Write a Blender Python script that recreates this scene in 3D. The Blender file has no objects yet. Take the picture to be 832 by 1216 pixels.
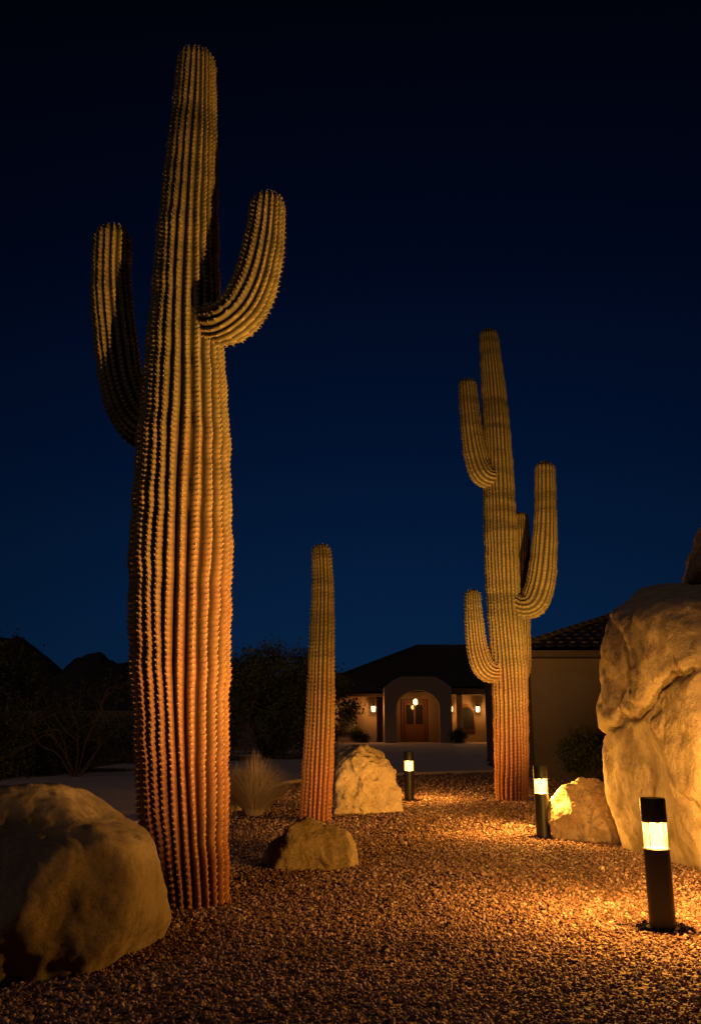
import bpy, math, random
import numpy as np
from mathutils import Vector, noise, Matrix
random.seed(7)
RNG = np.random.default_rng(11)
scene = bpy.context.scene
scene.view_settings.view_transform = 'Standard'
scene.view_settings.look = 'None'
scene.view_settings.exposure = 0

# ------------------------------------------------------------------ helpers
def link(o, parent=None):
    scene.collection.objects.link(o)
    if parent is not None:
        o.parent = parent
    return o

def empty(name, loc=(0, 0, 0)):
    e = bpy.data.objects.new(name, None)
    e.empty_display_size = 0.2
    e.location = loc
    return link(e)

def mesh_np(name, V, faces, mats, smooth=True, midx=None, attrs=None, parent=None):
    """V Nx3, faces list of int arrays (M x k)"""
    me = bpy.data.meshes.new(name)
    V = np.asarray(V, dtype=np.float32)
    me.vertices.add(len(V)); me.vertices.foreach_set('co', V.ravel())
    loops = np.concatenate([f.ravel() for f in faces]).astype(np.int32)
    tot = np.concatenate([np.full(len(f), f.shape[1]) for f in faces]).astype(np.int32)
    start = np.concatenate([[0], np.cumsum(tot)[:-1]]).astype(np.int32)
    me.loops.add(len(loops)); me.loops.foreach_set('vertex_index', loops)
    me.polygons.add(len(tot)); me.polygons.foreach_set('loop_start', start)
    for m in mats: me.materials.append(m)
    if midx is not None:
        me.polygons.foreach_set('material_index', np.concatenate([np.full(len(f), i) for f, i in zip(faces, midx)]).astype(np.int32))
    if isinstance(smooth, (list, tuple)):
        me.polygons.foreach_set('use_smooth', np.concatenate([np.full(len(f), bool(s)) for f, s in zip(faces, smooth)]))
    else:
        me.polygons.foreach_set('use_smooth', np.full(len(tot), bool(smooth)))
    if attrs:
        for k, a in attrs.items():
            at = me.attributes.new(k, 'FLOAT', 'POINT')
            at.data.foreach_set('value', np.asarray(a, dtype=np.float32))
    me.update(calc_edges=True)
    me.validate()
    return link(bpy.data.objects.new(name, me), parent)

def mesh_py(name, V, F, mat, parent=None, smooth=False, bevel=0):
    me = bpy.data.meshes.new(name)
    me.from_pydata([tuple(v) for v in V], [], F)
    me.materials.append(mat)
    for p in me.polygons: p.use_smooth = smooth
    me.update()
    o = link(bpy.data.objects.new(name, me), parent)
    if bevel:
        b = o.modifiers.new('bevel', 'BEVEL'); b.width = bevel; b.segments = 2
    return o

def box(name, x0, x1, y0, y1, z0, z1, mat, parent=None, bevel=0):
    V = [(x0,y0,z0),(x1,y0,z0),(x1,y1,z0),(x0,y1,z0),(x0,y0,z1),(x1,y0,z1),(x1,y1,z1),(x0,y1,z1)]
    F = [(0,3,2,1),(4,5,6,7),(0,1,5,4),(1,2,6,5),(2,3,7,6),(3,0,4,7)]
    return mesh_py(name, V, F, mat, parent, bevel=bevel)

def lathe(name, prof, mat, parent=None, n=40, loc=(0,0,0), smooth=True):
    V = []; F = []
    for r, z in prof:
        for k in range(n):
            a = 2*math.pi*k/n
            V.append((loc[0]+r*math.cos(a), loc[1]+r*math.sin(a), loc[2]+z))
    for i in range(len(prof)-1):
        for k in range(n):
            k2 = (k+1) % n
            F.append((i*n+k, i*n+k2, (i+1)*n+k2, (i+1)*n+k))
    F.append(tuple(range(n-1, -1, -1)))
    F.append(tuple((len(prof)-1)*n+k for k in range(n)))
    o = mesh_py(name, V, F, mat, parent, smooth=smooth)
    if smooth:
        try: o.data.set_sharp_from_angle(angle=math.radians(35))
        except Exception: pass
    return o

class NT:
    def __init__(s, name):
        s.m = bpy.data.materials.new(name); s.m.use_nodes = True
        s.t = s.m.node_tree; s.b = s.t.nodes['Principled BSDF']
        s.out = s.t.nodes['Material Output']
    def n(s, ty, **kw):
        nd = s.t.nodes.new(ty)
        for k, v in kw.items():
            if hasattr(nd, k): setattr(nd, k, v)
            else: nd.inputs[k.replace('_', ' ')].default_value = v
        return nd
    def l(s, a, b): s.t.links.new(a, b)
    def obj(s, scale=(1,1,1)):
        tc = s.n('ShaderNodeTexCoord'); mp = s.n('ShaderNodeMapping')
        mp.inputs['Scale'].default_value = scale
        s.l(tc.outputs['Object'], mp.inputs[0]); return mp.outputs[0]
    def noise(s, vec, scale, detail=4, rough=.55):
        nd = s.n('ShaderNodeTexNoise'); nd.inputs['Scale'].default_value = scale
        nd.inputs['Detail'].default_value = detail; nd.inputs['Roughness'].default_value = rough
        s.l(vec, nd.inputs['Vector']); return nd.outputs['Fac']
    def ramp(s, fac, stops):
        r = s.n('ShaderNodeValToRGB'); e = r.color_ramp.elements
        while len(e) < len(stops): e.new(.5)
        for i, (p, c) in enumerate(stops):
            e[i].position = p; e[i].color = (c[0], c[1], c[2], 1) if not isinstance(c, (int, float)) else (c, c, c, 1)
        s.l(fac, r.inputs[0]); return r.outputs[0]
    def mix(s, f, a, b, bt='MIX'):
        m = s.n('ShaderNodeMix'); m.data_type = 'RGBA'; m.blend_type = bt
        for sock, v in ((m.inputs[0], f), (m.inputs[6], a), (m.inputs[7], b)):
            if isinstance(v, (int, float)): sock.default_value = v
            elif isinstance(v, tuple): sock.default_value = (v[0], v[1], v[2], 1)
            else: s.l(v, sock)
        return m.outputs[2]
    def bump(s, h, strength, dist, nrm=None):
        b = s.n('ShaderNodeBump'); b.inputs['Strength'].default_value = strength
        b.inputs['Distance'].default_value = dist; s.l(h, b.inputs['Height'])
        if nrm is not None: s.l(nrm, b.inputs['Normal'])
        return b.outputs[0]
    def base(s, c, rough=.85, spec=.3):
        if isinstance(c, tuple): s.b.inputs['Base Color'].default_value = (c[0], c[1], c[2], 1)
        else: s.l(c, s.b.inputs['Base Color'])
        s.b.inputs['Roughness'].default_value = rough
        s.b.inputs['Specular IOR Level'].default_value = spec
    def normal(s, n): s.l(n, s.b.inputs['Normal'])

# ------------------------------------------------------------------ materials
def mat_cactus():
    k = NT('saguaro_skin'); v = k.obj()
    at = k.n('ShaderNodeAttribute', attribute_name='rib').outputs['Fac']
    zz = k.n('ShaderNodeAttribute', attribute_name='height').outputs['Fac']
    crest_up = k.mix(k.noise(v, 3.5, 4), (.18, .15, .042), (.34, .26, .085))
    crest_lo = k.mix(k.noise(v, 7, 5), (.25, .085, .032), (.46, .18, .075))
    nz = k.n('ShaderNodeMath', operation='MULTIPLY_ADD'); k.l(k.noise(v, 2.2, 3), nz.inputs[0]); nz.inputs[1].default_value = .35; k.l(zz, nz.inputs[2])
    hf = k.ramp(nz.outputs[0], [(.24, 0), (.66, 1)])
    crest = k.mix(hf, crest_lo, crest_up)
    band = k.noise(k.obj((.35, .35, 4.2)), 1.0, 3, .6)
    bandf = k.ramp(band, [(.38, .9), (.55, 0)])
    bf = k.n('ShaderNodeMath', operation='MULTIPLY'); k.l(bandf, bf.inputs[0]); k.l(k.ramp(zz, [(.25, .25), (.6, 1)]), bf.inputs[1])
    crest = k.mix(bf.outputs[0], crest, k.mix(1.0, crest, (.38, .40, .36), 'MULTIPLY'))
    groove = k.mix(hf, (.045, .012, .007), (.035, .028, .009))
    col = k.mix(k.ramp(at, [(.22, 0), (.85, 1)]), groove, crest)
    fine = k.noise(v, 60, 3)
    col = k.mix(k.ramp(fine, [(.3, .45), (.6, 0)]), col, k.mix(1.0, col, (.45, .42, .4), 'MULTIPLY'))
    k.base(col, .75, .2)
    k.normal(k.bump(k.noise(v, 45, 4), .5, .012))
    return k.m
def mat_spine():
    k = NT('cactus_spines'); k.base((.60, .43, .25), .6); return k.m
def mat_rock(name, a, b, c):
    k = NT(name); v = k.obj()
    n1 = k.noise(v, 1.8, 8, .65); n2 = k.noise(v, 6, 9, .72); n3 = k.noise(v, 32, 7, .75)
    col = k.mix(k.ramp(n1, [(.38, 0), (.62, 1)]), a, b)
    col = k.mix(k.ramp(n2, [(.5, 0), (.68, .7)]), col, c)
    col = k.mix(k.ramp(n3, [(.56, 0), (.7, .55)]), col, k.mix(1.0, col, (.4, .36, .32), 'MULTIPLY'))
    k.base(col, .92, .2)
    b1 = k.bump(n2, 1.0, .09); b2 = k.bump(n3, .9, .02, b1)
    k.normal(b2); return k.m
def mat_pebble():
    k = NT('gravel_stone')
    g = k.n('ShaderNodeNewGeometry')
    c = k.ramp(g.outputs['Random Per Island'], [(0, (.10, .055, .045)), (.3, (.21, .115, .092)), (.6, (.31, .18, .145)), (.85, (.42, .27, .22)), (1, (.58, .46, .40))])
    v = k.obj(); c = k.mix(k.ramp(k.noise(v, 120, 3), [(.35, .5), (.6, 0)]), c, (.1, .055, .045))
    # broad patches of darker, dustier stones
    c = k.mix(k.ramp(k.noise(v, .8, 4), [(.4, .45), (.62, 0)]), c, k.mix(1.0, c, (.5, .48, .48), 'MULTIPLY'))
    k.base(c, .85, .3); return k.m
def mat_ground():
    k = NT('gravel_ground'); v = k.obj()
    vo = k.n('ShaderNodeTexVoronoi'); vo.inputs['Scale'].default_value = 34; k.l(v, vo.inputs['Vector'])
    c = k.mix(k.ramp(vo.outputs['Color'], [(.2, 0), (.8, 1)]), (.08, .042, .035), (.25, .15, .12))
    c = k.mix(k.ramp(k.noise(v, .6, 5), [(.35, .45), (.65, 0)]), c, (.09, .06, .045))
    k.base(c, .95, .2)
    k.normal(k.bump(vo.outputs['Distance'], 1.0, .03)); return k.m
def mat_stucco(name, a, b, sc=1.0):
    k = NT(name); v = k.obj()
    k.base(k.mix(k.noise(v, .9*sc, 6), a, b), .92, .2)
    k.normal(k.bump(k.noise(v, 28*sc, 5), .5, .01)); return k.m
def mat_plain(name, c, rough=.5, metal=0, spec=.4):
    k = NT(name); v = k.obj()
    k.base(k.mix(k.noise(v, 14, 4), tuple(x*.75 for x in c), tuple(min(1, x*1.2) for x in c)), rough, spec)
    k.b.inputs['Metallic'].default_value = metal; return k.m
def mat_leaf(name, a, b):
    k = NT(name); g = k.n('ShaderNodeNewGeometry')
    k.base(k.mix(g.outputs['Random Per Island'], a, b), .75, .2); return k.m
def mat_emit(name, col, st):
    k = NT(name); k.base((.6, .5, .35), .4)
    k.b.inputs['Emission Color'].default_value = (*col, 1); k.b.inputs['Emission Strength'].default_value = st
    return k.m
def mat_lampglass():
    # diffusing lens: glows and lets the LED ring inside shine through
    k = NT('bollard_lens')
    em = k.n('ShaderNodeEmission'); lw = k.n('ShaderNodeLayerWeight'); lw.inputs['Blend'].default_value = .4
    col = k.ramp(lw.outputs['Facing'], [(0, (1.0, .80, .34)), (.35, (1.0, .66, .17)), (.7, (1.0, .40, .035)), (1, (.6, .18, .01))])
    k.l(col, em.inputs['Color']); em.inputs['Strength'].default_value = 1.15
    tr = k.n('ShaderNodeBsdfTransparent'); tr.inputs['Color'].default_value = (.8, .8, .8, 1)
    ad = k.n('ShaderNodeAddShader'); k.l(em.outputs[0], ad.inputs[0]); k.l(tr.outputs[0], ad.inputs[1])
    k.l(ad.outputs[0], k.out.inputs['Surface']); return k.m

M_cact = mat_cactus(); M_spine = mat_spine()
M_rock = mat_rock('sandstone', (.30, .225, .14), (.45, .345, .225), (.18, .12, .075))
M_rock2 = mat_rock('pale_boulder_stone', (.42, .32, .20), (.60, .47, .32), (.27, .19, .12))
M_peb = mat_pebble(); M_ground = mat_ground()
M_drive = mat_stucco('concrete_paving', (.38, .31, .31), (.50, .41, .41))
M_wall = mat_stucco('stucco', (.15, .11, .085), (.21, .155, .115))
M_wall2 = mat_stucco('pale_stucco', (.21, .155, .12), (.27, .205, .155))
M_wall3 = mat_stucco('dark_stucco', (.085, .065, .055), (.12, .092, .075))
M_roof = mat_plain('clay_roof_tile', (.06, .04, .036), .85)
M_black = mat_plain('black_powder_coat', (.012, .012, .013), .45)
M_wood = mat_plain('dark_wood', (.11, .045, .02), .6)
M_woodd = mat_plain('dark_fascia_wood', (.04, .025, .018), .7)
M_glassw = mat_plain('window_glass', (.02, .02, .022), .08, spec=.6)
M_leaf = mat_leaf('desert_leaves', (.025, .035, .016), (.07, .08, .038))
M_leafp = mat_leaf('palo_verde_leaves', (.035, .045, .02), (.09, .10, .05))
M_bark = mat_plain('bark', (.08, .06, .042), .9)
M_grass = mat_leaf('dry_grass_blades', (.28, .20, .14), (.48, .37, .27))
M_lens = mat_lampglass()
M_sconce = mat_emit('sconce_glass', (1, .6, .18), 7.0)
M_hill = mat_stucco('desert_hill', (.025, .022, .02), (.045, .038, .032), .02)

# ------------------------------------------------------------------ cactus
def resample(pts, step):
    P = np.array(pts, float); n = len(P)
    Q = np.vstack([2*P[0]-P[1], P, 2*P[-1]-P[-2]])
    out = []
    for i in range(n-1):
        p0, p1, p2, p3 = Q[i], Q[i+1], Q[i+2], Q[i+3]
        for t in np.linspace(0, 1, 60, endpoint=False):
            out.append(.5*((2*p1)+(-p0+p2)*t+(2*p0-5*p1+4*p2-p3)*t*t+(-p0+3*p1-3*p2+p3)*t**3))
    out.append(P[-1]); out = np.array(out)
    d = np.r_[0, np.cumsum(np.linalg.norm(np.diff(out[:, :3], axis=0), axis=1))]
    L = d[-1]; rt = out[-1, 3]
    s = np.arange(0, L-rt, step)
    ph = np.linspace(0, math.pi/2*.985, 16)
    s = np.r_[s, (L-rt)+rt*np.sin(ph)]
    R = np.column_stack([np.interp(s, d, out[:, i]) for i in range(4)])
    cap = np.where(s > L-rt, np.sqrt(np.maximum(0, 1-((s-(L-rt))/rt)**2)), 1.0)
    return s, R[:, :3], R[:, 3]*cap, L

def limb(pts, nribs, spr, step, seed, spine_gap, spine_len, nsp, zmax, gd_):
    rg = np.random.default_rng(seed)
    s, C, r, L = resample(pts, step)
    T = np.gradient(C, axis=0); T /= np.linalg.norm(T, axis=1)[:, None]
    N = np.zeros_like(T); ref = np.array([0, -1, 0.]); ref = ref - T[0]*ref.dot(T[0])
    if np.linalg.norm(ref) < .1:
        ref = np.array([0, 0, 1.]); ref -= T[0]*ref.dot(T[0])
    N[0] = ref/np.linalg.norm(ref)
    for i in range(1, len(T)):
        v = N[i-1]-T[i]*N[i-1].dot(T[i]); N[i] = v/np.linalg.norm(v)
    B = np.cross(T, N)
    nth = nribs*spr
    th = np.arange(nth)*2*math.pi/nth
    S, TH = np.meshgrid(s, th, indexing='ij')
    u = TH*nribs/(2*math.pi)
    prof = np.abs(np.cos(math.pi*u))**.8
    ribi = np.round(u).astype(int) % nribs
    rph = rg.uniform(0, 1, nribs); rdep = rg.uniform(.85, 1.15, nribs)
    fade = 1-.35*np.clip((V_z := C[:, 2][:, None])/7.5, 0, 1)
    depth = np.clip(gd_*rdep[ribi]*fade, 0, .32)
    wob = 1.015 + .018*np.sin(S*5.1+seed)*np.sin(S*1.7+2*seed) + .012*np.sin(S*13+seed) + .02*np.sin(TH*2+S*.8+seed) + .010*np.sin(S*23+TH+seed)
    bead = np.maximum(0, np.cos(2*math.pi*(S/spine_gap+rph[ribi])))**1.5*prof**3
    RR = r[:, None]*wob*(1-depth*(1-prof)) + .013*bead*np.minimum(1, r[:, None]/.12)*np.minimum(1, spine_gap/.047)
    THw = TH + .05*np.sin(3*TH+S*.5+seed) + .03*np.sin(S*1.3+TH+seed*3) + .012*np.sin(S*4+TH*7+seed)
    V = C[:, None, :] + RR[..., None]*(np.cos(THw)[..., None]*N[:, None, :]+np.sin(THw)[..., None]*B[:, None, :])
    m = len(s)
    idx = np.arange(m*nth).reshape(m, nth)
    a = idx[:-1]; b = idx[1:]
    F = np.stack([a, np.roll(a, -1, 1), np.roll(b, -1, 1), b], -1).reshape(-1, 4)
    top = len(V.reshape(-1, 3))
    Vb = np.vstack([V.reshape(-1, 3), C[-1:]+T[-1:]*.003])
    F3 = np.stack([idx[-1], np.roll(idx[-1], -1), np.full(nth, top)], -1)
    rib = np.r_[prof.ravel()*.68+.32*np.clip(bead.ravel(), 0, 1), .6]
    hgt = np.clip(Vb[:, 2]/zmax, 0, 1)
    # spines
    SV = []
    for k in range(nribs):
        sk = (np.arange(-rph[k]*spine_gap, L, spine_gap)); sk = sk[sk > .02]
        ii = np.searchsorted(s, sk); ii = np.clip(ii, 0, m-1)
        j = k*spr
        p = V[ii, j]; nr = np.cos(THw[ii, j])[:, None]*N[ii]+np.sin(THw[ii, j])[:, None]*B[ii]
        capf = np.clip((s[ii]-(L-r[max(0, m-17)]))/max(r[max(0, m-17)], .01), 0, 1)[:, None]
        nr = nr*(1-capf)+T[ii]*capf; nr /= np.linalg.norm(nr, axis=1)[:, None]
        tv = T[ii]; sd = np.cross(nr, tv)
        for q in range(nsp):
            al = rg.uniform(0, 2*math.pi, len(ii))[:, None]; sp = rg.uniform(.9, 3.2, len(ii))[:, None]
            d = nr+sp*(np.cos(al)*tv+np.sin(al)*sd); d /= np.linalg.norm(d, axis=1)[:, None]
            ln = spine_len*rg.uniform(.5, 1.2, len(ii))[:, None]
            w = np.cross(d, nr+.3*tv); w /= np.linalg.norm(w, axis=1)[:, None]+1e-6
            ww = spine_len*.085
            SV.append(np.stack([p-w*ww, p+w*ww, p+d*ln], 1).reshape(-1, 3))
    SV = np.vstack(SV)
    return Vb, F, F3, rib, hgt, SV

def cactus(name, limbs, nribs_t, nribs_a, spr, step, gap, slen, nsp, zmax, seed, gdep=.21):
    Vs, Fq, Ft, Fs, rib, hg = [], [], [], [], [], []; off = 0
    for i, pts in enumerate(limbs):
        Vb, F, F3, rb, h, SV = limb(pts, nribs_t if i == 0 else nribs_a, spr, step, seed+i, gap, slen, nsp, zmax, gdep)
        Vs += [Vb, SV]; Fq.append(F+off); Ft.append(F3+off); off += len(Vb)
        Fs.append(np.arange(len(SV)).reshape(-1, 3)+off); off += len(SV)
        rib += [rb, np.ones(len(SV))]; hg += [h, np.ones(len(SV))]
    return mesh_np(name, np.vstack(Vs), [np.vstack(Fq), np.vstack(Ft), np.vstack(Fs)], [M_cact, M_spine],
                   smooth=[True, True, False], midx=[0, 0, 1], attrs={'rib': np.concatenate(rib), 'height': np.concatenate(hg)})

Y1 = 6.76
c1 = [[(-1.19, Y1, -.15, .285), (-1.20, Y1, .07, .29), (-1.25, Y1, .5, .315), (-1.296, Y1, 1.03, .34), (-1.36, Y1, 2.0, .388), (-1.396, Y1, 3.04, .396),
       (-1.414, Y1, 3.78, .372), (-1.44, Y1, 4.56, .322), (-1.46, Y1, 5.38, .28), (-1.46, Y1, 6.25, .235), (-1.46, Y1, 6.9, .198), (-1.47, Y1, 7.53, .17)],
      [(-1.45, 6.85, 3.85, .13), (-1.66, 7.0, 3.77, .165), (-1.87, 7.05, 3.87, .19), (-2.03, 7.05, 4.19, .19), (-2.13, 7.03, 4.68, .182), (-2.195, 7.0, 5.18, .178), (-2.22, 7.0, 5.80, .165)],
      [(-1.30, 6.7, 4.72, .13), (-1.13, 6.55, 4.58, .165), (-.99, 6.45, 4.56, .195), (-.885, 6.45, 4.70, .20), (-.80, 6.45, 4.94, .192), (-.74, 6.45, 5.31, .17), (-.715, 6.45, 5.76, .145)]]
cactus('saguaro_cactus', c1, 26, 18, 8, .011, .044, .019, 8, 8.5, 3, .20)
Y3 = 15.2
c3 = [[(2.757, Y3, -.15, .275), (2.77, Y3, .3, .28), (2.79, Y3, .7, .292), (2.818, Y3, 2.13, .306), (2.772, Y3, 3.64, .295), (2.77, Y3, 5.22, .29), (2.769, Y3, 6.88, .258), (2.748, Y3, 7.74, .22), (2.70, Y3, 8.8, .17)],
      [(2.74, 15.2, 5.86, .16), (2.60, 15.1, 5.74, .205), (2.45, 15.05, 5.80, .23), (2.35, 15.05, 6.12, .22), (2.28, 15.05, 6.71, .195), (2.23, 15.05, 7.69, .165)],
      [(2.75, 15.2, 2.28, .14), (2.52, 15.1, 2.16, .185), (2.34, 15.05, 2.25, .2), (2.24, 15.05, 2.58, .18), (2.20, 15.05, 3.1, .155), (2.19, 15.05, 3.62, .13)],
      [(2.85, 15.2, 3.5, .16), (3.06, 15.1, 3.32, .21), (3.26, 15.05, 3.36, .25), (3.40, 15.05, 3.66, .255), (3.49, 15.05, 4.10, .24), (3.577, 15.05, 4.90, .205), (3.63, 15.05, 6.03, .18)],
      [(2.85, 15.3, 2.2, .12), (3.02, 15.6, 2.1, .15), (3.16, 15.8, 2.35, .17), (3.2, 15.85, 3.2, .165), (3.27, 15.85, 4.4, .16), (3.30, 15.85, 5.25, .14)]]
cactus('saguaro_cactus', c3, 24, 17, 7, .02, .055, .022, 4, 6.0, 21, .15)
Y2 = 12.06
c2 = [[(-.478, Y2, -.12, .21), (-.475, Y2, .1, .212), (-.45, Y2, .6, .205), (-.422, Y2, 1.38, .192), (-.41, Y2, 2.2, .175), (-.40, Y2, 3.15, .152), (-.43, Y2, 3.83, .132)]]
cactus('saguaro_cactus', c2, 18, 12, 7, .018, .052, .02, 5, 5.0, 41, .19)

# ------------------------------------------------------------------ rocks
import bmesh
def ico(sub):
    bm = bmesh.new(); bmesh.ops.create_icosphere(bm, subdivisions=sub, radius=1)
    V = np.array([v.co[:] for v in bm.verts]); F = np.array([[v.index for v in f.verts] for f in bm.faces]); bm.free()
    return V, F
ICO6 = ico(6); ICO5 = ico(5); ICO7 = ico(7)
def rock_geo(center, planes, seed, amp, p=16, sub=6, cracks=(), freq=1.6, ridge=.34, cell=.22):
    V, F = {5: ICO5, 6: ICO6, 7: ICO7}[sub]
    D = V/np.linalg.norm(V, axis=1)[:, None]
    acc = np.zeros(len(D))
    for n, h in planes:
        n = np.array(n, float); n /= np.linalg.norm(n)
        acc += np.maximum(0, D.dot(n)/h)**p
    r = acc**(-1/p)
    P = D*r[:, None]
    off = Vector((seed*3.7, seed*1.3, seed*7.1))
    disp = np.empty(len(P)); size = r.mean()
    for i, q in enumerate(P):
        v = Vector(q)/size*freq+off
        a = noise.fractal(v, .9, 2.0, 7)
        b = noise.ridged_multi_fractal(v*1.1+Vector((5, 5, 5)), .9, 2.1, 5, 1.0, 2.0)
        c = noise.cell(v*1.3+Vector((a, a*.7, -a))*.6)
        disp[i] = a*.9 + (b-1.2)*ridge + c*cell
    for (n, dd, w, dep) in cracks:
        n = np.array(n, float); n /= np.linalg.norm(n)
        t = P.dot(n)-dd+disp*.10*size
        disp -= dep*np.exp(-(t/w)**2)
        disp += .35*np.clip(t/w, -1, 1)*dep*.5
    P = P + D*(disp*amp*size)[:, None]
    return P+np.array(center), F
def rock(name, center, planes, seed, amp, mat=None, **kw):
    P, F = rock_geo(center, planes, seed, amp, **kw)
    return mesh_np(name, P, [F], [mat or M_rock], smooth=True)
def rand_planes(rx, ry, rz, seed, n=13):
    rg = np.random.default_rng(seed); pl = []
    for i in range(n):
        z = 1-2*(i+.5)/n; a = i*2.39996+rg.uniform(-.5, .5)
        q = math.sqrt(1-z*z); v = np.array([q*math.cos(a), q*math.sin(a), z])
        h = math.sqrt((v[0]*rx)**2+(v[1]*ry)**2+(v[2]*rz)**2)
        pl.append((v, h*rg.uniform(.82, 1.0)))
    return pl

rock('boulder', (-1.88, 5.2, .40), [((-.05, .1, 1), .55), ((.5, .05, .87), .53), ((.2, -.55, .8), .56), ((.97, -.1, .15), .70), ((.8, -.2, -.6), .70), ((-1, 0, 0), .8),
     ((-.1, -1, .25), .60), ((-.3, -.75, .65), .60), ((.6, -.75, .05), .65), ((.35, -.8, -.5), .64), ((0, 1, 0), .7), ((.6, .8, .3), .72), ((0, 0, -1), .5), ((-.6, 0, .8), .75)], 5, .062, M_rock, p=40, ridge=.3, cell=.12)
rock('boulder', (-.36, 8.42, .12), rand_planes(.43, .33, .27, 4), 9, .09, M_rock2, p=26, sub=6)
rock('boulder', (.22, 13.45, .36), [((-.3, -.1, 1), .54), ((.65, -.1, .75), .45), ((1, 0, .1), .50), ((-1, -.1, .1), .48), ((-.7, -.3, .7), .50), ((.1, -.9, .35), .42), ((.5, -.8, .2), .42), ((0, 1, 0), .5), ((0, 0, -1), .5), ((.3, -.5, .8), .45)], 14, .14, M_rock2, p=34, freq=2)
rock('boulder', (2.80, 10.3, .2), rand_planes(.48, .40, .41, 12), 17, .12, M_rock2, p=34, freq=2)
bp, bf = rock_geo((4.4, 8.6, 1.3), [((-.97, -.05, .2), 1.76), ((-.93, -.15, -.33), 1.72), ((-.98, -.2, 0), 1.60), ((-.6, -.1, .8), 1.78), ((-.05, -.2, 1), 1.30), ((-.45, -.85, .1), 1.62), ((-.4, -.7, .6), 1.62), ((-.5, -.75, -.35), 1.72),
     ((.3, -1, 0), 1.55), ((1, 0, 0), 1.7), ((0, 1, 0), 1.6), ((-.6, .8, .1), 1.7), ((.7, .7, .3), 1.7), ((0, 0, -1), 1.5)], 23, .05, p=26,
     cracks=[((-.5, .2, .85), .87, .035, .95), ((.75, -.5, .45), -.95, .03, .5)], freq=2.2, sub=7, cell=.12)
bq, bf2 = rock_geo((4.80, 9.5, 2.97), rand_planes(1.02, .8, .52, 8), 31, .08, p=20)
mesh_np('large_boulder', np.vstack([bp, bq]), [bf, bf2+len(bp)], [M_rock2], smooth=True)

# ------------------------------------------------------------------ ground
def gz(y): return 0.0 if y < 26 else (.25*(y-26)/20 if y < 46 else .25)
ys = [-60, -20, 0, 4, 8, 12, 16, 20, 26, 34, 46, 60, 90, 150, 300, 700, 1500]
xs = [-1500, -500, -150, -60, -25, -10, 0, 10, 25, 60, 150, 500, 1500]
V = [(x, y, gz(y)) for y in ys for x in xs]; nx = len(xs)
F = [(j*nx+i, j*nx+i+1, (j+1)*nx+i+1, (j+1)*nx+i) for j in range(len(ys)-1) for i in range(nx-1)]
mesh_py('ground', V, F, M_ground)
# driveway
dr = [(4, -9, -5.6), (8, -9, -4.3), (9.5, -9, -3.7), (11.5, -9, -2.75), (15, -8.6, -2.1), (19, -8.2, -1.5), (20.5, -8.1, -.8), (21.6, -8, .6), (22.6, -7.9, 2.2), (23.4, -7.8, 3.9), (26, -7.5, 3.9), (34, -6, 6), (45.2, -3, 9)]
def drv(y):
    a = [d[0] for d in dr]
    return np.interp(y, a, [d[1] for d in dr]), np.interp(y, a, [d[2] for d in dr])
yy = sorted(set(list(np.linspace(4, 45.2, 60))+[26.0]))
V = []; F = []
for y in yy:
    l, r = drv(y)
    for t in np.linspace(0, 1, 9): V.append((l+(r-l)*t, y, gz(y)+.006+(.02 if y > 26 else 0)*min(1, (y-26)/5)))
for j in range(len(yy)-1):
    for i in range(8): F.append((j*9+i, j*9+i+1, (j+1)*9+i+1, (j+1)*9+i))
mesh_py('driveway', V, F, M_drive)
# concrete edging band along the driveway
V = []; F = []
for y in yy:
    if y > 40: break
    l, r = drv(y)
    for dx, zz in ((-.0, 0), (-.0, .07), (.12, .07), (.12, 0)): V.append((r+dx, y, gz(y)+zz))
for j in range(len(V)//4-1):
    for i in range(3): F.append((j*4+i, j*4+i+1, (j+1)*4+i+1, (j+1)*4+i))
mesh_py('driveway_kerb', V, F, M_drive)
# loose gravel stones
def pebbles():
    pts = []
    for y0, y1, xa, xb, dens, r0, r1 in [(3.6, 7, -4.2, 4.6, 1900, .007, .016), (7, 11, -5, 6.5, 1050, .009, .018), (11, 16, -6, 8, 450, .011, .021), (16, 23.5, -2.5, 10, 140, .015, .026)]:
        n = int((y1-y0)*(xb-xa)*dens)
        x = RNG.uniform(xa, xb, n); y = RNG.uniform(y0, y1, n)
        l, r = drv(y); k = (x > r+.14+.05*np.abs(RNG.normal(size=n))) & (x-y*.62 < 1.5) & (x+y*.6 > -2.2)
        sc = RNG.uniform(0, 1, n)**1.8*(r1-r0)+r0
        sc = np.where(RNG.uniform(0, 1, n) < .004, sc*1.9, sc)
        pts.append(np.column_stack([x, y, sc])[k])
    P = np.vstack(pts); n = len(P)
    bv, bfc = ico(1)
    ang = RNG.uniform(0, 2*math.pi, n); ca, sa = np.cos(ang), np.sin(ang)
    sc = P[:, 2][:, None]*RNG.uniform(.6, 1.25, (n, 3)); sc[:, 2] *= .75
    jit = 1+RNG.uniform(-.28, .28, (n, len(bv), 1))
    W = bv[None]*jit*sc[:, None, :]
    tilt = RNG.uniform(-.5, .5, (n, 1)); W[:, :, 2] += W[:, :, 0]*tilt
    X = W[:, :, 0]*ca[:, None]-W[:, :, 1]*sa[:, None]; Yv = W[:, :, 0]*sa[:, None]+W[:, :, 1]*ca[:, None]
    Z = W[:, :, 2]+(P[:, 2]*RNG.uniform(.1, .75, n))[:, None]
    Vv = np.stack([X+P[:, 0][:, None], Yv+P[:, 1][:, None], Z], -1).reshape(-1, 3)
    Fv = (bfc[None]+(np.arange(n)*len(bv))[:, None, None]).reshape(-1, 3)
    mesh_np('gravel', Vv, [Fv], [M_peb], smooth=False)
pebbles()

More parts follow.
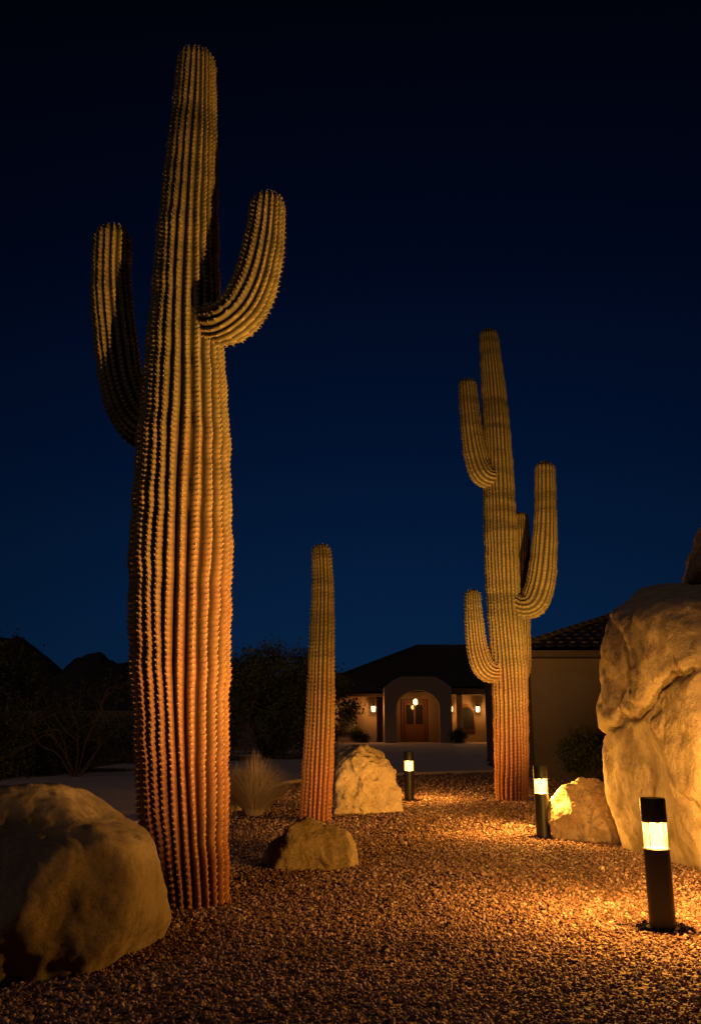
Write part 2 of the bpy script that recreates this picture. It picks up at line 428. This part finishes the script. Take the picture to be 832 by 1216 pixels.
# ------------------------------------------------------------------ bollards
WARM = (1.0, .44, .065)
UPC = (1.0, .50, .14)
def lamp(name, kind, loc, power, col, parent, radius=.03, target=None, spot=60, blend=.6):
    d = bpy.data.lights.new(name, kind); d.energy = power; d.color = col; d.shadow_soft_size = radius
    if kind == 'SPOT': d.spot_size = math.radians(spot); d.spot_blend = blend
    o = bpy.data.objects.new(name, d); o.location = loc
    return link(o, parent)
def bollard(x, y, power):
    z = gz(y)
    e = empty('bollard_light', (x, y, z))
    lathe('post', [(.083, 0), (.083, .488), (.077, .496)], M_black, e)
    lathe('base_plate', [(.105, -.01), (.105, .012), (.085, .018)], M_black, e)
    V = []; F = []; n = 40
    for r, zz in ((.078, .4962), (.078, .652)):
        for k in range(n): V.append((r*math.cos(2*math.pi*k/n), r*math.sin(2*math.pi*k/n), zz))
    for k in range(n): F.append((k, (k+1) % n, n+(k+1) % n, n+k))
    mesh_py('lens', V, F, M_lens, e, smooth=True)
    lathe('cap', [(.079, .652), (.083, .657), (.083, .797), (.078, .807), (.02, .81)], M_black, e)
    for k in range(4):
        a = math.pi/4+k*math.pi/2
        lathe('strut_%d' % (k+1), [(.003, .49), (.003, .653)], M_black, e, n=8, loc=(.0815*math.cos(a), .0815*math.sin(a), 0))
    for k in range(5):
        a = 2*math.pi*(k+.3)/5
        lamp('led_%d' % (k+1), 'POINT', (.06*math.cos(a), .06*math.sin(a), .60+.01*(k % 3)), power/5, WARM, e, 0.0)
bollard(2.02, 5.94, 430); bollard(2.228, 10.35, 430); bollard(1.0, 15.06, 330)

# garden uplights (real fixtures standing in the gravel)
def uplight(loc, target, power, spot, col=UPC):
    e = empty('garden_spotlight', loc)
    lathe('stake', [(.012, -.05), (.012, .08)], M_black, e, n=12)
    t = Vector(target)-Vector(loc)
    hgt_ = .11 if loc[1] < 8 else .08
    h = lathe('housing', [(.03, -.06), (.045, -.04), (.045, .05), (.048, .07), (.048, .075), (.038, .075), (.036, .045)], M_black, e, n=24)
    h.location = (0, 0, hgt_); h.rotation_euler = t.to_track_quat('Z', 'Y').to_euler()
    p = Vector((0, 0, hgt_))+t.normalized()*.085
    l = lamp('spot_beam', 'SPOT', p, power, col, e, .03, None, spot, .9)
    l.rotation_euler = t.to_track_quat('-Z', 'Y').to_euler()
uplight((2.2, 3.5, 0), (-1.38, 6.76, 3.8), 3600, 76)
uplight((-.30, 8.95, 0), (-.44, 12.06, 2.1), 400, 95)
uplight((2.95, 11.15, 0), (2.75, 15.2, 4.8), 2700, 100)
uplight((2.62, 11.05, 0), (.1, 13.3, .9), 320, 70, WARM)
uplight((2.95, 5.9, 0), (3.0, 8.3, .7), 400, 85, (1, .47, .09))

# ------------------------------------------------------------------ buildings
def hip_roof(name, x0, x1, y0, y1, z0, pitch, parent, mat, tile=.3, fine=False):
    """tiled hip roof: four faces with barrel-tile corrugation + ridge caps"""
    w = min(x1-x0, y1-y0)/2; h = w*pitch
    Vv, Ff = [], []
    long_x = (x1-x0) >= (y1-y0)
    def face(a, b, c, d):
        a, b, c, d = map(Vector, (a, b, c, d))
        L = (b-a).length; S = max(((d+c)/2-(a+b)/2).length, .1)
        e1 = (b-a).normalized(); up = ((d+c)/2-(a+b)/2); up = (up-e1*up.dot(e1)).normalized(); nrm = e1.cross(up).normalized()
        if nrm.z < 0: nrm = -nrm
        nu = max(2, int(L/tile*(8 if fine else 3))); nv = max(2, int(S/.38))
        base = len(Vv); rows = 0
        for j in range(nv):
            for t, lift in ((j/nv, .045), ((j+1)/nv-.0001, .0)):
                pa = a.lerp(d, t); pb = b.lerp(c, t)
                for i in range(nu+1):
                    p = pa.lerp(pb, i/nu); uu = (p-a).dot(e1)
                    co = abs(math.cos(math.pi*uu/tile))*.06
                    Vv.append(tuple(p+nrm*(co+lift)))
                rows += 1
        for j in range(rows-1):
            for i in range(nu):
                q = base+j*(nu+1)+i; Ff.append((q, q+1, q+nu+2, q+nu+1))
    A, B, C, D = (x0, y0, z0), (x1, y0, z0), (x1, y1, z0), (x0, y1, z0)
    if long_x: R0, R1 = (x0+w, (y0+y1)/2, z0+h), (x1-w, (y0+y1)/2, z0+h)
    else: R0, R1 = ((x0+x1)/2, y0+w, z0+h), ((x0+x1)/2, y1-w, z0+h)
    if long_x: face(A, B, R1, R0); face(C, D, R0, R1); face(D, A, R0, R0); face(B, C, R1, R1); hips = [(A, R0), (D, R0), (B, R1), (C, R1), (R0, R1)]
    else: face(A, B, R0, R0); face(C, D, R1, R1); face(D, A, R0, R1); face(B, C, R1, R0); hips = [(A, R0), (B, R0), (C, R1), (D, R1), (R0, R1)]
    for a, b in hips:
        a = Vector(a); b = Vector(b); t = (b-a); L = t.length
        if L < .05: continue
        t.normalize(); s = t.cross(Vector((0, 0, 1))).normalized(); u = s.cross(t)
        m = max(2, int(L/.35))
        for j in range(m):
            base = len(Vv)
            for tt, rr in ((j/m, .13), ((j+1.1)/m, .10)):
                p = a+t*L*min(tt, 1)
                for k in range(9):
                    an = math.pi*k/8; Vv.append(tuple(p+s*math.cos(an)*rr+u*(math.sin(an)*rr+.04)))
            for k in range(8): Ff.append((base+k, base+k+1, base+k+10, base+k+9))
            Ff.append(tuple(base+k for k in range(9)))
    o = mesh_py(name, Vv, Ff, mat, parent, smooth=False)
    box(name+'_fascia', x0+.12, x1-.12, y0+.12, y1-.12, z0-.16, z0-.01, M_woodd, parent)
    return o

# garage wing near the right
g = empty('stucco_garage')
box('walls', 4.36, 13, 20.8, 28, -.1, 2.81, M_wall3, g, .02)
hip_roof('roof', 4.0, 13.4, 20.3, 28.4, 2.98, .34, g, M_roof, .28, True)
box('base_trim', 4.33, 13.03, 20.77, 28.03, -.12, .16, M_wall3, g)
box('window_frame', 8.6, 10.2, 20.74, 20.81, 1.0, 2.2, M_wood, g); box('window_pane', 8.7, 10.1, 20.72, 20.739, 1.1, 2.1, M_glassw, g)

h = empty('stucco_house')
zb = .2
box('wing_walls', -4.5, 1.4, 46.4, 53, zb-.1, 2.62, M_wall, h)
hip_roof('wing_roof', -5.0, 1.9, 45.9, 53.5, 2.78, .40, h, M_roof, .3)
box('main_walls', -1.6, 14, 47.6, 59, zb-.1, 2.9, M_wall, h)
hip_roof('main_roof', -2.2, 14.6, 46.8, 59.6, 3.1, .43, h, M_roof, .3)
def arch_block(name, x0, x1, y0, y1, ztop, ox0, ox1, zs, mat, parent, shoulders=True):
    cx = (ox0+ox1)/2; r = (ox1-ox0)/2
    pts = [(ox1, zb-.1), (x1, zb-.1), (x1, ztop-.55), (x1-.45, ztop-.2), (cx+.9, ztop), (cx-.9, ztop), (x0+.45, ztop-.2), (x0, ztop-.55), (x0, zb-.1), (ox0, zb-.1), (ox0, zs)]
    for k in range(1, 16):
        a = math.pi-math.pi*k/16; pts.append((cx+r*math.cos(a), zs+r*.8*math.sin(a)))
    pts.append((ox1, zs)); n = len(pts)
    V = [(x, y0, z) for x, z in pts]+[(x, y1, z) for x, z in pts]
    F = [tuple(range(n)), tuple(range(2*n-1, n-1, -1))]+[(i, n+i, n+(i+1) % n, (i+1) % n) for i in range(n)]
    return mesh_py(name, V, F, mat, parent)
arch_block('entry_portal', 1.75, 5.25, 44.8, 45.3, 3.6, 2.38, 4.62, 2.0, M_wall2, h)
box('portal_side_left', 1.76, 1.95, 45.3, 47.5, zb-.1, 3.0, M_wall2, h)
box('portal_side_right', 5.05, 5.24, 45.3, 47.5, zb-.1, 3.0, M_wall2, h)
box('portal_roof', 1.8, 5.2, 45.32, 47.6, 3.02, 3.12, M_roof, h)
box('door', 2.95, 4.05, 47.45, 47.58, zb, 2.35, M_wood, h, .02)
box('door_frame', 2.8, 4.2, 47.52, 47.59, zb, 2.5, M_wood, h)
for i, (a, b) in enumerate([(3.05, 3.45), (3.55, 3.95)]): box('door_panel_%d' % i, a, b, 47.42, 47.449, 1.2, 2.2, M_glassw, h)
def arched_window(x, z0, w, hh, y, parent, nm):
    pts = [(x-w/2, z0), (x+w/2, z0), (x+w/2, z0+hh)]+[(x+w/2*math.cos(math.pi*k/10), z0+hh+w/2*math.sin(math.pi*k/10)) for k in range(1, 10)]+[(x-w/2, z0+hh)]
    mesh_py(nm, [(a, y, b) for a, b in pts], [tuple(range(len(pts)))], M_glassw, parent)
    pts2 = [(x+(a-x)*1.2, z0+.4+(b-z0-.4)*1.13) for a, b in pts]
    n = len(pts2); V = [(a, y+.01, b) for a, b in pts2]+[(a, y+.1, b) for a, b in pts2]
    mesh_py(nm+'_surround', V, [tuple(range(n))]+[(i, n+i, n+(i+1) % n, (i+1) % n) for i in range(n)], M_wood, parent)
arched_window(-.15, .8, .85, .8, 46.3, h, 'window_1'); arched_window(-2.2, .9, .8, .8, 46.3, h, 'window_2')
arched_window(6.35, .9, .8, .8, 47.5, h, 'window_3'); arched_window(8.8, .9, .8, .8, 47.5, h, 'window_4')
for i, x in enumerate((5.75, 7.75, 9.9)):
    box('porch_column_%d' % i, x-.15, x+.15, 45.6, 45.9, zb-.1, 2.7, M_wall2, h, .02)
box('porch_beam', 5.3, 10.2, 45.55, 46.0, 2.7, 3.0, M_woodd, h)
def sconce(x, y, z, p, nm):
    lathe(nm, [(.05, -.17), (.095, -.14), (.105, .10), (.05, .16)], M_sconce, h, n=12, loc=(x, y, z))
    lathe(nm+'_cap', [(.13, .11), (.03, .23)], M_black, h, n=12, loc=(x, y, z))
    box(nm+'_bracket', x-.03, x+.03, y, y+.3, z+.17, z+.22, M_black, h)
    lamp(nm+'_bulb', 'POINT', (x, y-.2, z-.05), p, (1, .40, .07), h, .05)
sconce(1.22, 46.05, 2.0, 65, 'sconce_1'); sconce(5.47, 47.3, 2.0, 60, 'sconce_2'); sconce(6.95, 47.3, 2.0, 60, 'sconce_3'); sconce(7.4, 45.3, 1.95, 30, 'sconce_4')
sconce(-1.05, 46.05, 2.0, 40, 'sconce_5')
lathe('hall_lantern', [(.04, -.15), (.11, -.09), (.11, .09), (.04, .15)], M_sconce, h, n=12, loc=(3.5, 46.6, 2.35))
lamp('hall_bulb', 'POINT', (3.5, 46.4, 2.1), 40, (1, .36, .07), h, .1)

box('garden_wall', -16, -3.3, 36, 36.25, -.1, 1.75, M_wall, None, .03)
box('garden_wall', -3.299, -2.8, 35.88, 36.37, -.1, 1.95, M_wall2, None, .03)

# ------------------------------------------------------------------ vegetation
def tube_pts(P, R, n=5):
    P = np.array(P); m = len(P); V = []; F = []
    T = np.gradient(P, axis=0); T /= np.linalg.norm(T, axis=1)[:, None]+1e-9
    for i in range(m):
        t = T[i]; a = np.cross(t, [0.3, .2, 1] if abs(t[2]) < .9 else [1, 0, 0]); a /= np.linalg.norm(a); b = np.cross(t, a)
        for k in range(n):
            an = 2*math.pi*k/n; V.append(P[i]+R[i]*(math.cos(an)*a+math.sin(an)*b))
    for i in range(m-1):
        for k in range(n): F.append((i*n+k, i*n+(k+1) % n, (i+1)*n+(k+1) % n, (i+1)*n+k))
    return V, F
def plant(name, base, height, spread, seed, leafmat, leaves=5000, leafsize=.05, stems=5, depth=4, droop=.0, trunk=.05, clump=.28):
    rg = np.random.default_rng(seed); V, F, tips = [], [], []
    def grow(p, d, ln, r, lv):
        pts = [p]; q = p.copy(); dd = d.copy()
        for i in range(4):
            dd = dd+rg.normal(0, .16, 3)+np.array([0, 0, -droop]); dd /= np.linalg.norm(dd); q = q+dd*ln/4; pts.append(q)
        v, f = tube_pts(pts, np.linspace(r, r*.55, 5)); o = len(V); V.extend(v); F.extend([tuple(x+o for x in y) for y in f])
        if lv <= 2: tips.extend([pts[2], pts[3], pts[4]])
        if lv > 0:
            for k in range(rg.integers(2, 4)):
                nd = dd+rg.normal(0, .55, 3)*np.array([spread, spread, .7]); nd /= np.linalg.norm(nd)
                grow(pts[4] if k else pts[3], nd, ln*rg.uniform(.6, .85), r*.55, lv-1)
    for s in range(stems):
        a = rg.uniform(0, 2*math.pi); d = np.array([math.cos(a)*.55*spread, math.sin(a)*.55*spread, 1]); d /= np.linalg.norm(d)
        grow(np.array(base, float)+np.array([math.cos(a), math.sin(a), 0])*.08, d, height*.36, trunk, depth)
    V = np.array(V); zt = V[:, 2].max()-base[2]; k = height/zt
    V = (V-base)*[1, 1, k]+base; tips = (np.array(tips)-base)*[1, 1, k]+base
    faces = [np.array(F)]; mats = [M_bark]; mi = [0]
    if leaves:
        c = tips[rg.integers(0, len(tips), leaves)]+rg.normal(0, clump*.5, (leaves, 3))
        a = rg.normal(size=(leaves, 3)); a /= np.linalg.norm(a, axis=1)[:, None]; b = np.cross(a, rg.normal(size=(leaves, 3))); b /= np.linalg.norm(b, axis=1)[:, None]
        s = leafsize*rg.uniform(.5, 1.3, (leaves, 1))
        c[:, 2] = np.maximum(c[:, 2], base[2]+.03)
        L = np.stack([c-a*s, c+b*s*.4, c+a*s, c-b*s*.4], 1).reshape(-1, 3)
        faces.append(np.arange(len(L)).reshape(-1, 4)+len(V)); V = np.vstack([V, L]); mats.append(leafmat); mi.append(1)
    return mesh_np(name, V, faces, mats, smooth=False, midx=mi)

plant('palo_verde_tree', (-2.9, 31, .05), 3.9, 1.1, 1, M_leafp, 26000, .08, 4, 5, .0, .09, .36)
plant('palo_verde_tree', (-5.2, 40, .2), 3.9, 1.2, 2, M_leafp, 18000, .10, 3, 5, .0, .09, .45)
plant('mesquite_tree', (-13.2, 27, 0), 3.9, 1.3, 3, M_leaf, 30000, .10, 3, 5, 0, .1, .6)
plant('creosote_bush', (-9.2, 21, 0), 2.0, 1.2, 4, M_leaf, 16000, .05, 7, 4, 0, .03, .35)
plant('creosote_bush', (-7.9, 23.5, 0), 1.7, 1.3, 5, M_leaf, 16000, .05, 7, 4, 0, .03, .35)
plant('creosote_bush', (-7.0, 28, 0), 1.5, 1.3, 6, M_leaf, 9000, .05, 7, 4, 0, .03, .35)
plant('creosote_bush', (-10.8, 24, 0), 2.2, 1.2, 7, M_leaf, 16000, .06, 7, 4, 0, .03, .4)
plant('ocotillo_shrub', (-6.7, 21.5, 0), 2.7, 1.25, 8, M_leaf, 500, .04, 8, 4, 0, .022, .1)
plant('creosote_bush', (5.2, 19.4, 0), 1.0, 1.2, 9, M_leaf, 7000, .04, 7, 3, 0, .02, .2)
plant('creosote_bush', (6.4, 19.8, 0), .9, 1.2, 10, M_leaf, 7000, .04, 7, 3, 0, .02, .2)
plant('creosote_bush', (5.5, 44.3, .2), .7, 1.0, 12, M_leaf, 3000, .05, 6, 3, 0, .02, .2)
plant('creosote_bush', (.3, 45.2, .2), .7, 1.0, 13, M_leaf, 3000, .05, 6, 3, 0, .02, .2)
plant('creosote_bush', (-1.2, 44.8, .2), .9, 1.0, 17, M_leaf, 3000, .05, 6, 3, 0, .02, .2)
plant('mesquite_tree', (-1.0, 64, .2), 5.6, 1.3, 14, M_leaf, 16000, .14, 3, 5, 0, .1, .6)
plant('mesquite_tree', (14, 66, .2), 5.5, 1.3, 15, M_leaf, 12000, .1, 3, 5, 0, .1, .6)

def grass_tuft(name, base, height, spread, n, seed):
    rg = np.random.default_rng(seed); V = []; F = []
    for i in range(n):
        a = rg.uniform(0, 2*math.pi); k = rg.uniform(0, 1)**.7; out = np.array([math.cos(a), math.sin(a), 0])
        p0 = np.array(base)+out*k*.12; hh = height*rg.uniform(.55, 1.05)*(1-.25*k); w = np.array([-out[1], out[0], 0])*rg.uniform(.0015, .003)
        o = len(V)
        for t in np.linspace(0, 1, 5):
            p = p0+out*spread*k*(t**1.7)+np.array([0, 0, hh*(t-.25*k*t*t)]); ww = w*(1-t*.85); V += [p-ww, p+ww]
        for j in range(4): F.append((o+2*j, o+2*j+1, o+2*j+3, o+2*j+2))
    return mesh_np(name, np.array(V), [np.array(F)], [M_grass], smooth=False)
grass_tuft('desert_grass_clump', (-1.38, 12.7, 0), .92, .68, 5200, 1)
grass_tuft('desert_grass_clump', (-1.75, 13.5, 0), .7, .4, 1800, 2)

# ------------------------------------------------------------------ hills
def hill(name, cx, cy, w, hgt, seed):
    V = []; F = []; nx_, ny_ = 90, 16
    for j in range(ny_):
        for i in range(nx_):
            u = i/(nx_-1)*2-1; v = j/(ny_-1)*2-1
            e = max(0, 1-abs(u)**1.5)*max(0, 1-v*v)
            n = noise.fractal(Vector((u*2.2+seed, v*1.5, seed)), 1.0, 2, 6)
            V.append((cx+u*w, cy+v*w*.3, -1+hgt*e*(1+.45*n)))
    for j in range(ny_-1):
        for i in range(nx_-1): q = j*nx_+i; F.append((q, q+1, q+nx_+1, q+nx_))
    return mesh_py(name, V, F, M_hill, smooth=True)
hill('hill', -100, 330, 70, 27, 3.3); hill('hill', -175, 420, 110, 30, 6.3); hill('hill', -10, 480, 160, 20, 8.1); hill('hill', 190, 500, 160, 20, 5.5)

# ------------------------------------------------------------------ sky + added fill sun
w = bpy.data.worlds.new('World'); scene.world = w; w.use_nodes = True
t = w.node_tree; bg = t.nodes['Background']
tc = t.nodes.new('ShaderNodeTexCoord')
nm = t.nodes.new('ShaderNodeVectorMath'); nm.operation = 'NORMALIZE'; t.links.new(tc.outputs['Generated'], nm.inputs[0])
sp = t.nodes.new('ShaderNodeSeparateXYZ'); t.links.new(nm.outputs[0], sp.inputs[0])
rp = t.nodes.new('ShaderNodeValToRGB'); t.links.new(sp.outputs['Z'], rp.inputs[0])
el = rp.color_ramp.elements
stops = [(0, (.0028, .0175, .052)), (.12, (.0017, .0130, .046)), (.3, (.0007, .0068, .030)), (.5, (.0005, .0034, .0165)), (.72, (.0005, .0018, .0075)), (1, (.0004, .0008, .003))]
while len(el) < len(stops): el.new(.5)
for i, (p, c) in enumerate(stops): el[i].position = p; el[i].color = (*c, 1)
dt = t.nodes.new('ShaderNodeVectorMath'); dt.operation = 'DOT_PRODUCT'; t.links.new(nm.outputs[0], dt.inputs[0])
gd = Vector((.06, 1, .12)).normalized(); dt.inputs[1].default_value = gd
mx = t.nodes.new('ShaderNodeMath'); mx.operation = 'MAXIMUM'; t.links.new(dt.outputs['Value'], mx.inputs[0]); mx.inputs[1].default_value = .3
pw = t.nodes.new('ShaderNodeMath'); pw.operation = 'POWER'; t.links.new(mx.outputs[0], pw.inputs[0]); pw.inputs[1].default_value = 3.5
t.links.new(rp.outputs[0], bg.inputs['Color']); t.links.new(pw.outputs[0], bg.inputs['Strength'])

sd = bpy.data.lights.new('fill_sun', 'SUN'); sd.energy = .12; sd.angle = math.radians(6); sd.color = (1, .80, .80)  # dim sun lamp added as fill to lift the dark gravel and rocks
so = link(bpy.data.objects.new('fill_sun', sd)); so.rotation_euler = (math.radians(48), 0, math.radians(-32)); so.location = (-5, -8, 12)

# ------------------------------------------------------------------ camera
cd = bpy.data.cameras.new('camera'); cd.sensor_fit = 'VERTICAL'; cd.sensor_height = 24; cd.lens = 24*1000/1216
cd.clip_start = .05; cd.clip_end = 4000
co = link(bpy.data.objects.new('camera', cd)); co.location = (0, 0, 1.3); co.rotation_euler = (math.radians(90+14), 0, 0)
scene.camera = co
